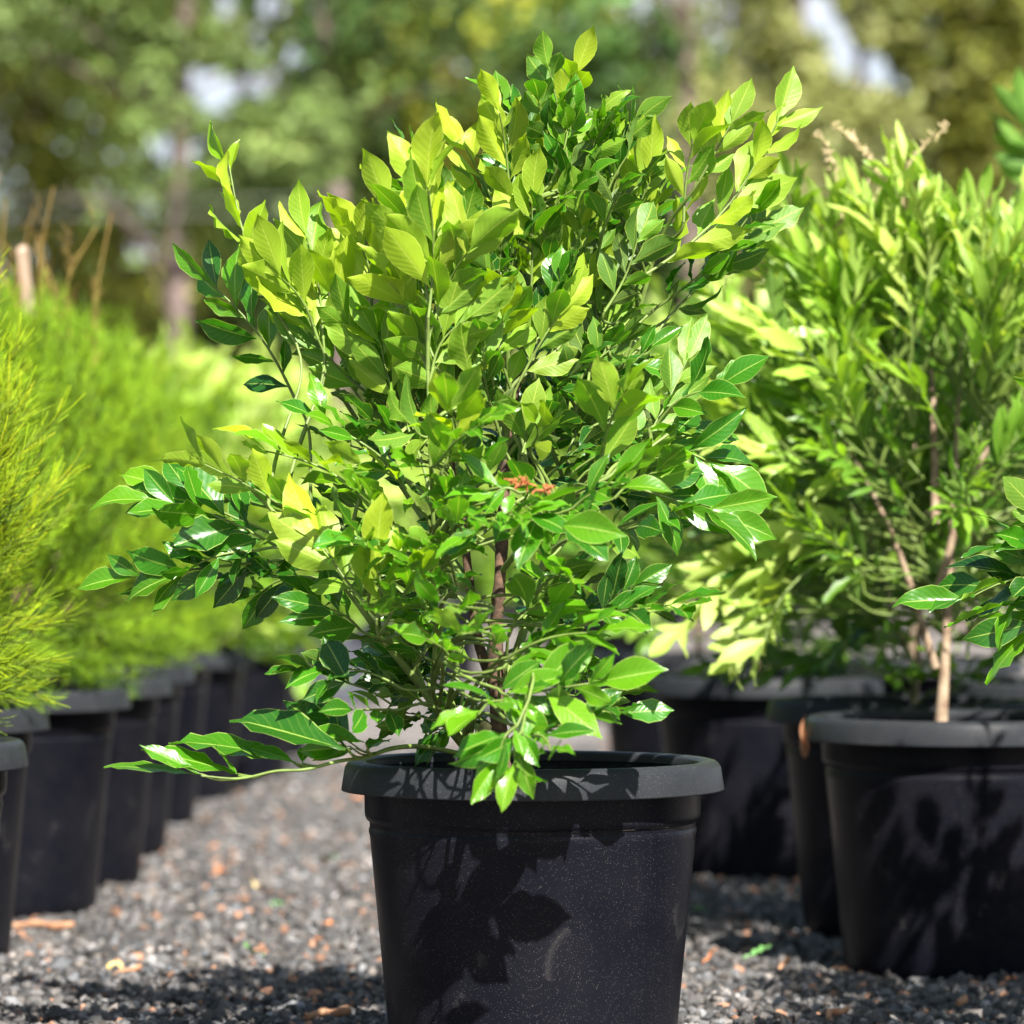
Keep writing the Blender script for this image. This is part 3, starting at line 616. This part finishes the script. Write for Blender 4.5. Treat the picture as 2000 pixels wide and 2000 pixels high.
# ------------------------------------------------------------------ needle shrubs in the left row
def needle_crown(seed, height, radius, nspray, per, nl, nr, lightness=1.0, seg=2, red=14, basez=.02, spread=.8, hue=(.38, .52, .012)):
    rs = np.random.RandomState(seed); mb = MB(); wood = MB()
    for i in range(6):
        a = i*1.1; rr = radius*.4
        tube(wood, smooth_path([(0, 0, -.05), (math.cos(a)*rr*.4, math.sin(a)*rr*.4, height*.3), (math.cos(a)*rr, math.sin(a)*rr, height*.75)], 14), np.linspace(.008, .002, 14)[:len(smooth_path([(0,0,0),(0,0,1),(0,0,2)],14))], 6)
    pts0, dirs, cols = [], [], []
    clump = unit(rs.randn(26, 3)); ctone = rs.randn(26)
    for i in range(nspray):
        h = rs.rand(); th = rs.rand()*6.283
        R = radius*np.interp(h, [0, .12, .35, .6, .85, 1], [.62, .88, 1.0, .84, .52, .2])
        rr = R*(0.35+.6*rs.rand()**.5)
        b = np.array([math.cos(th)*rr*.75, math.sin(th)*rr*.75, basez+(height-.10)*h])
        dr = unit(np.array([math.cos(th), math.sin(th), 0])*(1.0-.75*h)+np.array([0, 0, .15+1.2*h+.4*(h < .2)*-1.6])+.2*rs.randn(3))
        Ls = .10+.08*rs.rand(); up = np.array([0, 0, .35])
        k = np.linspace(0, 1, 6)[:, None]; pth = b+dr*Ls*k+up*Ls*k*k*.6
        tube(mb, pth, np.linspace(.0011, .0005, 6), 3, 0, c=(.16, .2, .04), cap=False)
        f = rs.rand(per)*.95+.05
        p = np.stack([np.interp(f, k[:, 0], pth[:, c]) for c in range(3)], -1)
        tdir = unit(dr[None]+up[None]*f[:, None]*1.2)
        rnd = unit(rs.randn(per, 3)); nd = unit(tdir*1.0+rnd*spread)
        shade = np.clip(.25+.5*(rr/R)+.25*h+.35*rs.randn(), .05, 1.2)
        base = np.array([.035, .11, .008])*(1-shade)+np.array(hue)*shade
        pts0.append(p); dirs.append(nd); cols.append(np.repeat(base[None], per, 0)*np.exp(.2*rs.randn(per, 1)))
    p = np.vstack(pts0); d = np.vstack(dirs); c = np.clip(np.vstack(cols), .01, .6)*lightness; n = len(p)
    A = unit(np.cross(d, unit(rs.randn(n, 3)))); B = np.cross(d, A); L_ = nl*(.6+.7*rs.rand(n, 1)); ang = np.arange(3)*2.094
    rings = []
    for kk in range(seg+1):
        f = kk/seg; cen = p+d*L_*f+np.array([0, 0, 1])*L_*.18*f*f; r = nr*(1-.55*f)
        for a in ang: rings.append(cen+r*(A*math.cos(a)+B*math.sin(a)))
    v = np.stack(rings, 1); m = 3*(seg+1); fl_ = []
    for kk in range(seg):
        for j in range(3): fl_.append([kk*3+j, kk*3+(j+1) % 3, kk*3+3+(j+1) % 3, kk*3+3+j])
    f = (np.array(fl_)[None]+(np.arange(n)*m)[:, None, None]).reshape(-1, 4)
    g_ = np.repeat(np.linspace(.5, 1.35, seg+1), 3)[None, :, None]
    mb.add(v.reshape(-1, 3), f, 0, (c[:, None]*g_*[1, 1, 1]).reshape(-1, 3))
    return wood, mb
NG = 'feathery yellow-green needle shrubs in black pots'
wood, cb = needle_crown(3, .70, .225, 1050, 42, .040, .00075, basez=.13, spread=.62, hue=(.36, .50, .012))
LA = plant_thing('needle_shrub', (-0.905, 5.80, 0), .40, wood, cb, 'needle', 'bark', .2)
tag(LA, 'feathery needle shrub nearest at the left border, its fine twigs in focus', 'potted shrub', NG)
wood, cb = needle_crown(9, .62, .255, 620, 34, .032, .0012, basez=.11, hue=(.27, .45, .012))
LB = plant_thing('needle_shrub', (-0.985, 6.80, 0), .405, wood, cb, 'needle', 'bark', .9)
tag(LB, 'needle shrub second from the front in the left row, just behind the sharp one', 'potted shrub', NG)
rows = [(-0.925, 7.62, 1.0, 'blurred needle shrub third in the left row, wide black pot face in view'),
        (-0.90, 8.22, 2.4, 'blurred needle shrub fourth in the left row, drooping over its pot'),
        (-0.91, 8.95, 3.9, 'blurred needle shrub fifth in the left row, only a sliver of pot showing'),
        (-0.92, 9.9, 5.0, 'out of focus needle shrub sixth in the left row beside the gravel path')]
for (x, y, rz, lab) in rows:
    c = copy_thing(LB, (x, y, 0), rz); tag(c, lab, 'potted shrub', NG)
    if y < 8.9:
        rsx = np.random.RandomState(int(y*10)); bpy.context.view_layer.update()
        for k in range(9):
            rt = MB()
            a = rsx.rand()*6.28; rr = .24*rsx.rand(); b = np.array([x+math.cos(a)*rr, y+math.sin(a)*rr, .93+.12*rsx.rand()])
            hh = .14+.16*rsx.rand()
            pts = [b, b+[.01*rsx.randn(), .01*rsx.randn(), hh*.5], b+[.03*rsx.randn(), .01*rsx.randn(), hh]]
            tube(rt, smooth_path(pts, 10), .0010, 5)
            for q in range(16):
                c0 = b+np.array([0, 0, hh*rsx.rand()]); d = unit(np.array([rsx.randn(), rsx.randn(), 1.6]))*.03
                tube(rt, [c0, c0+d], [.0011, .0006], 3)
            o = rt.build('reddish_tip', M['redtip']); to_local(o, c)
# pale broadleaf shrubs behind
BG = 'pale blurred broadleaf shrubs behind the left row'
wood, cb = leafy_crown(71, .80, .40, 250, .075, .45, 'obovate', PALE, .35, 1.05, 'paleleaf', z0=.05, slen=.2, nl=8, nu=3, nv=5)
LC = plant_thing('potted_shrub', (-.80, 11.6, 0), .38, wood, cb, 'paleleaf', 'palebark', .5, rz=1)
tag(LC, 'very pale blurred shrub behind the needle shrubs left of the main crown', 'potted shrub', BG)
for (x, y, rz, lab) in ((-1.28, 13.6, 2.0, 'blurred pale shrub further back among the left row, near the tree trunk'), (-.71, 16.8, 3.0, 'distant pale shrub in a grey pot seen left behind the main shrub'), (-.35, 19.5, 4.0, 'distant pale shrub in shade hidden mostly behind the main crown'), (.32, 15.5, 5.0, 'distant pale shrub glimpsed between the stems of the main shrub'), (-.89, 10.72, .3, 'pale blurred shrub next after the last needle shrub'), (-.80, 12.8, 1.3, 'pale blurred shrub last in the left row before the grey pot')):
    c = copy_thing(LC, (x, y, 0), rz); tag(c, lab, 'potted shrub', BG)
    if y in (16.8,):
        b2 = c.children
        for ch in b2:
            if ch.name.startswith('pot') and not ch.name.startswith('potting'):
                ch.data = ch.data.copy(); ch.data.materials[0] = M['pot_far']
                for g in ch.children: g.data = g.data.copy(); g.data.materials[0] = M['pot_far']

# wooden stake standing in the second left pot
st = MB(); a = QD(62, 640, 8.12); b = QD(42, 470, 8.06); base_pt = a+(a-b)*2.6
dirv = unit(b-base_pt); sx = unit(np.cross(dirv, [0, 1, 0])); sy = np.cross(sx, dirv); hw = .0095
vv = [p+sx*hw*i+sy*hw*j for p, in ((base_pt,), (b,)) for i, j in ((-1, -1), (1, -1), (1, 1), (-1, 1))]
vv += [b+dirv*.004+sx*hw*.7*i+sy*hw*.7*j for i, j in ((-1, -1), (1, -1), (1, 1), (-1, 1))]
ff = [[0, 1, 5, 4], [1, 2, 6, 5], [2, 3, 7, 6], [3, 0, 4, 7], [4, 5, 9, 8], [5, 6, 10, 9], [6, 7, 11, 10], [7, 4, 8, 11], [8, 9, 10, 11], [3, 2, 1, 0]]
st.add(np.array(vv), ff); o = st.build('wooden_stake', M['wood'], smooth=False)
tag(o, 'pale square wooden stake sticking up among the needle shrubs at far left', 'stake')

# ------------------------------------------------------------------ litter on the gravel
def chip(name, px, py, m, Lm, Wm, rz, label, cat, grp, leaf=True, z=.016):
    D = F*(HC-z)/(py-HOR); X = (px-1000)/F*D; rsx = np.random.RandomState(int(px+py)); b = MB()
    e = np.array([X, D, z])
    if leaf:
        leaves(b, [[-Lm/2, 0, 0.004]], [[1, 0, .12]], [[0, -.25, 1]], np.array([Lm]), np.array([Wm]), np.array([[.5, .5, .5]]), rsx, bend=.9, wave=.08, fold=.5)
    else:
        pts = smooth_path([(-Lm/2, 0, 0), (-Lm*.15, .006*rsx.randn(), .006), (Lm*.2, .006*rsx.randn(), .004), (Lm/2, .004, .008)], 12)
        tube(b, pts, Wm/2*(.6+.5*rsx.rand(len(pts))), 7)
    o = b.build(name, M[m]); o.location = e; o.rotation_euler = (0.1*rsx.randn(), .1*rsx.randn(), rz); tag(o, label, cat, grp)
GL = 'fallen leaves and chips on the gravel'
chip('bark_strip', 85, 1812, 'chip_tan', .11, .014, -.35, 'long curved tan bark strip on gravel at the foot of the left pots', 'bark chip', GL, False)
chip('fallen_leaf', 265, 1712, 'chip_orange', .05, .034, .5, 'orange fallen leaf on gravel beside the fourth pot of the left row', 'fallen leaf', GL)
chip('fallen_leaf', 505, 1735, 'chip_yellow', .045, .034, 1.2, 'yellow fallen leaf in the sunlit gravel, alone in mid path', 'fallen leaf', GL)
chip('fallen_leaf', 550, 1768, 'chip_green', .04, .02, .2, 'small bright green leaf in sunlit gravel below the yellow leaf', 'fallen leaf', GL)
chip('fallen_leaf', 505, 1665, 'chip_orange', .035, .024, 2.2, 'dull orange scrap higher up the path, above the yellow leaf', 'fallen leaf', GL)
chip('fallen_leaf', 643, 1680, 'chip_green', .03, .04, 1.5, 'upright green leaf scrap on the path close to the left of the main pot', 'fallen leaf', GL)
chip('fallen_leaf', 430, 1700, 'chip_orange', .04, .026, .9, 'rusty leaf scrap on the path between the left pots and yellow leaf', 'fallen leaf', GL)
chip('fallen_leaf', 645, 1812, 'chip_orange', .032, .022, .4, 'vivid orange chip at the shadow edge near the main pot', 'fallen leaf', GL)
chip('fallen_leaf', 622, 1838, 'chip_orange', .028, .016, 1.3, 'small orange chip just below left of the vivid one near the main pot', 'fallen leaf', GL)
chip('fallen_leaf', 495, 1862, 'chip_green', .03, .04, 1.6, 'olive green curled leaf in the shadow edge of the gravel', 'fallen leaf', GL)
chip('bark_chip', 250, 1902, 'chip_tan', .045, .011, -.2, 'orange brown twig chip in the shaded gravel at lower left', 'bark chip', GL, False)
chip('pebble', 222, 1892, 'chip_yellow', .016, .014, 0, 'pale round pebble at the end of the shaded twig chip', 'pebble', GL, False)
chip('bark_chip', 640, 1985, 'chip_tan', .06, .014, .1, 'brown bark chip in deep shade beside the bottom left of the main pot', 'bark chip', GL, False)
chip('fallen_leaf', 700, 1560, 'chip_orange', .04, .026, .3, 'small rust coloured leaf on the path just left of the main rim', 'fallen leaf', GL)
chip('fallen_leaf', 548, 1545, 'chip_tan', .04, .03, 1.3, 'tan leaf far up the path under the low branch', 'fallen leaf', GL)
chip('fallen_leaf', 1480, 1878, 'chip_green', .05, .026, 0, 'bright green leaf lying on gravel between the main pot and right edge pot', 'fallen leaf', GL)
chip('bark_chip', 1392, 1882, 'chip_orange', .035, .02, .2, 'orange chip on gravel to the left of the green leaf', 'bark chip', GL)
chip('bark_chip', 1535, 1895, 'chip_tan', .028, .02, .5, 'tan chip on gravel right of the green leaf', 'bark chip', GL)
chip('bark_chip', 1650, 1895, 'chip_tan', .04, .022, -.3, 'tan chip tucked at the foot of the right edge pot', 'bark chip', GL)
chip('bark_chip', 1985, 1915, 'chip_orange', .035, .02, .3, 'orange chip at the right border below the right edge pot', 'bark chip', GL)
chip('bark_chip', 1880, 1960, 'chip_tan', .05, .012, 1.2, 'upright rust twig chip in the lower right gravel', 'bark chip', GL, False)
chip('fallen_leaf', 1450, 1788, 'chip_orange', .03, .02, .8, 'dark orange leaf in the shade between main pot and right edge pot', 'fallen leaf', GL)
chip('fallen_leaf', 1365, 1782, 'chip_green', .035, .022, .1, 'dark green leaf in the shade close to the right of the main pot', 'fallen leaf', GL)
chip('bark_chip', 1640, 1985, 'chip_tan', .04, .012, .6, 'pale chip on the lowest strip of gravel right of the main pot', 'bark chip', GL, False)
# curled dry leaf on the rim of the right edge pot
b = MB(); rsx = np.random.RandomState(4)
d0 = P(1572, 1398, 6.57); d1 = P(1542, 1490, 6.55)
leaves(b, [d0], [d1-d0], [[-.4, -1, .2]], np.array([np.linalg.norm(d1-d0)]), np.array([.034]), np.array([[.5, .5, .5]]), rsx, bend=.9, wave=.06, twist=1.3, fold=.7)
o = b.build('dry_leaf', M['chip_tan']); tag(o, 'curled brown dry leaf hanging on the left of the right edge pot rim', 'dry leaf')

# ------------------------------------------------------------------ background trees
# open sky holes: directions from the yard where no crowns meet
HOLES = [(395, 165, 55, 40), (505, 165, 55, 32), (425, 200, 40, 40), (350, 290, 60, 35), (280, 490, 42, 30), (575, 110, 26, 22), (880, 140, 28, 26), (440, 20, 26, 40),
         (530, 15, 40, 24), (490, 80, 26, 24), (1610, 30, 42, 45), (1640, 90, 40, 45), (1690, 140, 48, 42), (1740, 165, 38, 28), (1580, 0, 30, 30), (620, 20, 22, 24), (1250, 330, 26, 20), (300, 280, 30, 22)]
def tree(seed, px, D, base_py, r, crowns, tcol, n, sz, label, kind='tree', lean=0.0, bark='treebark', taper=.75, top=7.5):
    rs = np.random.RandomState(seed); X = (px-1000)/F*D
    e = empty(kind, (X, D, 0)); tag(e, label, 'tree', GT)
    if r:
        w_ = MB(); H = top
        pts = smooth_path([(0, 0, -.1), (lean*.3, 0, H*.35), (lean*.8+.06*rs.randn(), 0, H*.7), (lean, 0, H)], 24)
        tube(w_, pts, np.linspace(r, r*(1-taper), len(pts))*(1+.05*rs.randn(len(pts))), 12)
        for k in range(9):
            j = rs.randint(6, len(pts)-1); p0 = pts[j]; a = rs.rand()*6.28; L_ = 1.2+1.2*rs.rand()
            q = p0+np.array([math.cos(a)*L_, math.sin(a)*L_, .4+.6*rs.rand()])
            tube(w_, smooth_path([p0, (p0+q)/2+[0, 0, .15], q], 8), np.linspace(r*.3, r*.08, 8)[:len(smooth_path([p0, p0, q], 8))], 6)
        w_.build('trunk', M[bark], e)
    vs = []; cc = []
    cb_ = MB()
    for (dx, cz, rx, rz, frac, tone) in crowns:
        m = int(n*frac); clN = max(8, m//38)
        dirs = unit(rs.randn(clN, 3)); rad = rs.rand(clN, 1)**.45
        cen = dirs*rad*[rx, rx*.8, rz]+[dx, 0, cz]
        ctone = np.exp(.55*rs.randn(clN))
        pick = rs.randint(clN, size=m)
        pos = cen[pick]+rs.randn(m, 3)*[.2, .2, .15]*(rx**.5)*.75
        wp = pos+[X, D, 0]
        sx_ = 1000+wp[:, 0]/wp[:, 1]*F; sy_ = HOR-(wp[:, 2]-HC)/wp[:, 1]*F
        keep = wp[:, 2] > .05
        for (hx, hy, a_, b_) in HOLES: keep &= ((sx_-hx)/a_)**2+((sy_-hy)/b_)**2 > 1+.5*rs.rand(m)
        pos = pos[keep]; pick = pick[keep]; m = len(pos)
        if not m: continue
        d = unit(rs.randn(m, 3)); nn = unit(rs.randn(m, 3)+[0, -.3, .7])
        L_ = sz*(.6+.8*rs.rand(m)); c_ = np.array(tcol)[None]*tone*ctone[pick][:, None]*np.exp(.18*rs.randn(m, 1))
        leaves(cb_, pos, d, nn, L_, L_*.45, np.clip(c_, .004, .5), rs, nu=3, nv=4, prof='lance', fold=.3, bend=.4)
    if cb_.n: cb_.build('crown', [M['treeleaf']], e)
    return e
GT = 'blurred trees behind the nursery yard'
OL = (.20, .21, .028); DG = (.05, .105, .022); GG = (.13, .19, .05); YG = (.27, .30, .025); BR = (.22, .23, .075)
tree(1, 352, 27, 640, .088, [(-1.0, 4.2, 1.3, .8, .5, 1), (.3, 3.2, .9, .7, .3, 1.0), (.5, 5.0, 1.4, .8, .2, 1)], GG, 7000, .12, 'tree with a slim brown trunk behind the needle shrubs at left', lean=-.05)
tree(2, 620, 30, 640, .085, [(0, 4.6, 1.6, 1.2, .5, .8), (-.3, 3.1, 1.0, .9, .3, .7), (.2, 2.2, .6, .7, .2, .6)], DG, 8000, .12, 'dark tree with grey trunk just left of the main crown top', lean=.1)
tree(3, 60, 29, 640, .07, [(0, 4.1, 1.3, 1.3, .5, 1), (.2, 2.4, 1.1, .9, .3, .85), (-.3, 1.5, 1.0, .6, .2, .7)], OL, 9000, .13, 'olive tree filling the upper left corner')
tree(4, 240, 34, 640, .08, [(0, 4.0, 1.3, 1.3, .5, 1), (.3, 2.4, 1.1, .8, .5, .8)], GG, 8000, .14, 'grey green tree standing between the upper left corner and slim trunk')
tree(5, 860, 32, 640, .09, [(0, 3.9, 1.3, 1.4, .6, 1), (.2, 2.3, 1.2, .9, .4, .85)], YG, 9500, .14, 'yellow olive tree behind the top left of the main crown')
tree(6, 1090, 36, 640, .10, [(0, 4.2, 1.5, 1.5, .6, 1), (0, 2.4, 1.5, .9, .4, .9)], OL, 9000, .15, 'olive tree directly behind the tallest shoot of the main shrub')
tree(7, 1275, 31, 640, .045, [(-.4, 3.6, .8, 1.4, .6, 1), (.3, 2.6, .9, .8, .4, .9)], DG, 6500, .13, 'dark green tree behind the right shoulder of the main shrub')
tree(8, 1360, 28, 640, .065, [(.6, 4.3, .7, .6, .4, .9), (.7, 3.0, .8, .9, .6, 1)], BR, 5000, .12, 'tree with pale brown thin trunk right of the main crown', lean=-.12)
tree(9, 1560, 33, 640, .10, [(-.3, 3.5, 1.1, 1.2, .6, 1), (.1, 2.2, 1.2, .8, .4, .9)], BR, 8000, .14, 'hazy olive tree left of the bright diagonal sky gap')
tree(10, 1860, 29, 640, .11, [(.2, 4.2, 1.1, 1.1, .5, .75), (.1, 2.7, 1.4, 1.2, .5, .65)], OL, 12000, .13, 'dark olive tree filling the upper right corner', lean=.1)
tree(11, 1660, 35, 640, .09, [(.1, 2.6, 1.4, .9, .6, .8), (.6, 5.4, 1.5, .8, .4, .8)], GG, 9000, .14, 'grey green tree below the diagonal sky gap')
tree(12, 470, 37, 640, .09, [(0, 5.6, 1.8, .6, .3, .8), (0, 2.6, 1.4, .9, .6, .8)], OL, 9000, .15, 'rear olive tree seen under the large sky gap at left')
tree(13, 760, 38, 640, .09, [(0, 4.4, 1.6, 1.4, .5, .8), (0, 2.4, 1.6, 1.0, .5, .8)], DG, 9000, .15, 'rear dark tree between the grey trunk tree and yellow olive tree')
# understory that closes the view below the crowns: far bushes that read as one mass
def understory():
    rs = np.random.RandomState(77); cb_ = MB(); n = 36000
    x = (rs.rand(n)*2-1)*8; y = 38+6*rs.rand(n)
    top = 1.9+.6*np.sin(x*1.3)+.4*np.sin(x*3.1+1)
    pos = np.stack([x, y, rs.rand(n)*top], -1)
    sx_ = 1000+pos[:, 0]/pos[:, 1]*F; sy_ = HOR-(pos[:, 2]-HC)/pos[:, 1]*F; keep = np.ones(n, bool)
    for (hx, hy, a_, b_) in HOLES: keep &= ((sx_-hx)/a_)**2+((sy_-hy)/b_)**2 > 1
    pos = pos[keep]; n = len(pos)
    k = np.exp(.5*np.sin(pos[:, 0]*2.7+pos[:, 1])+.3*np.sin(pos[:, 0]*7+pos[:, 2]*5)+.2*rs.randn(n))
    c_ = np.array([.09, .12, .035])[None]*k[:, None]
    leaves(cb_, pos, rs.randn(n, 3), rs.randn(n, 3)+[0, -.5, .5], .2+.14*rs.rand(n), .11+.06*rs.rand(n), c_, rs, nu=3, nv=4, prof='lance')
    o = cb_.build('understory', [M['treeleaf']]); o['kind'] = 'stuff'
    tag(o, 'far blurred green undergrowth running behind all the tree trunks', 'undergrowth')
understory()
# wire fence far behind on the left
fe = empty('wire_fence', (-3.2, 22, 0)); tag(fe, 'faint wire fence stretched in front of the blurred trees at left', 'fence')
for zz in (2.43, 2.34):
    b = MB(); tube(b, smooth_path([(-1, 0, zz), (1.0, 0, zz-.015), (2.3, 0, zz-.0)], 12), .0016, 6); b.build('wire', M['wire'], fe)
for xx in (-1, 2.3):
    b = MB(); lathe(b, [(0, -.05), (.04, -.05), (.04, 2.45), (.03, 2.5), (0, 2.5)], 12); o = b.build('post', M['treebark'], fe); o.location = (xx, 0, 0)
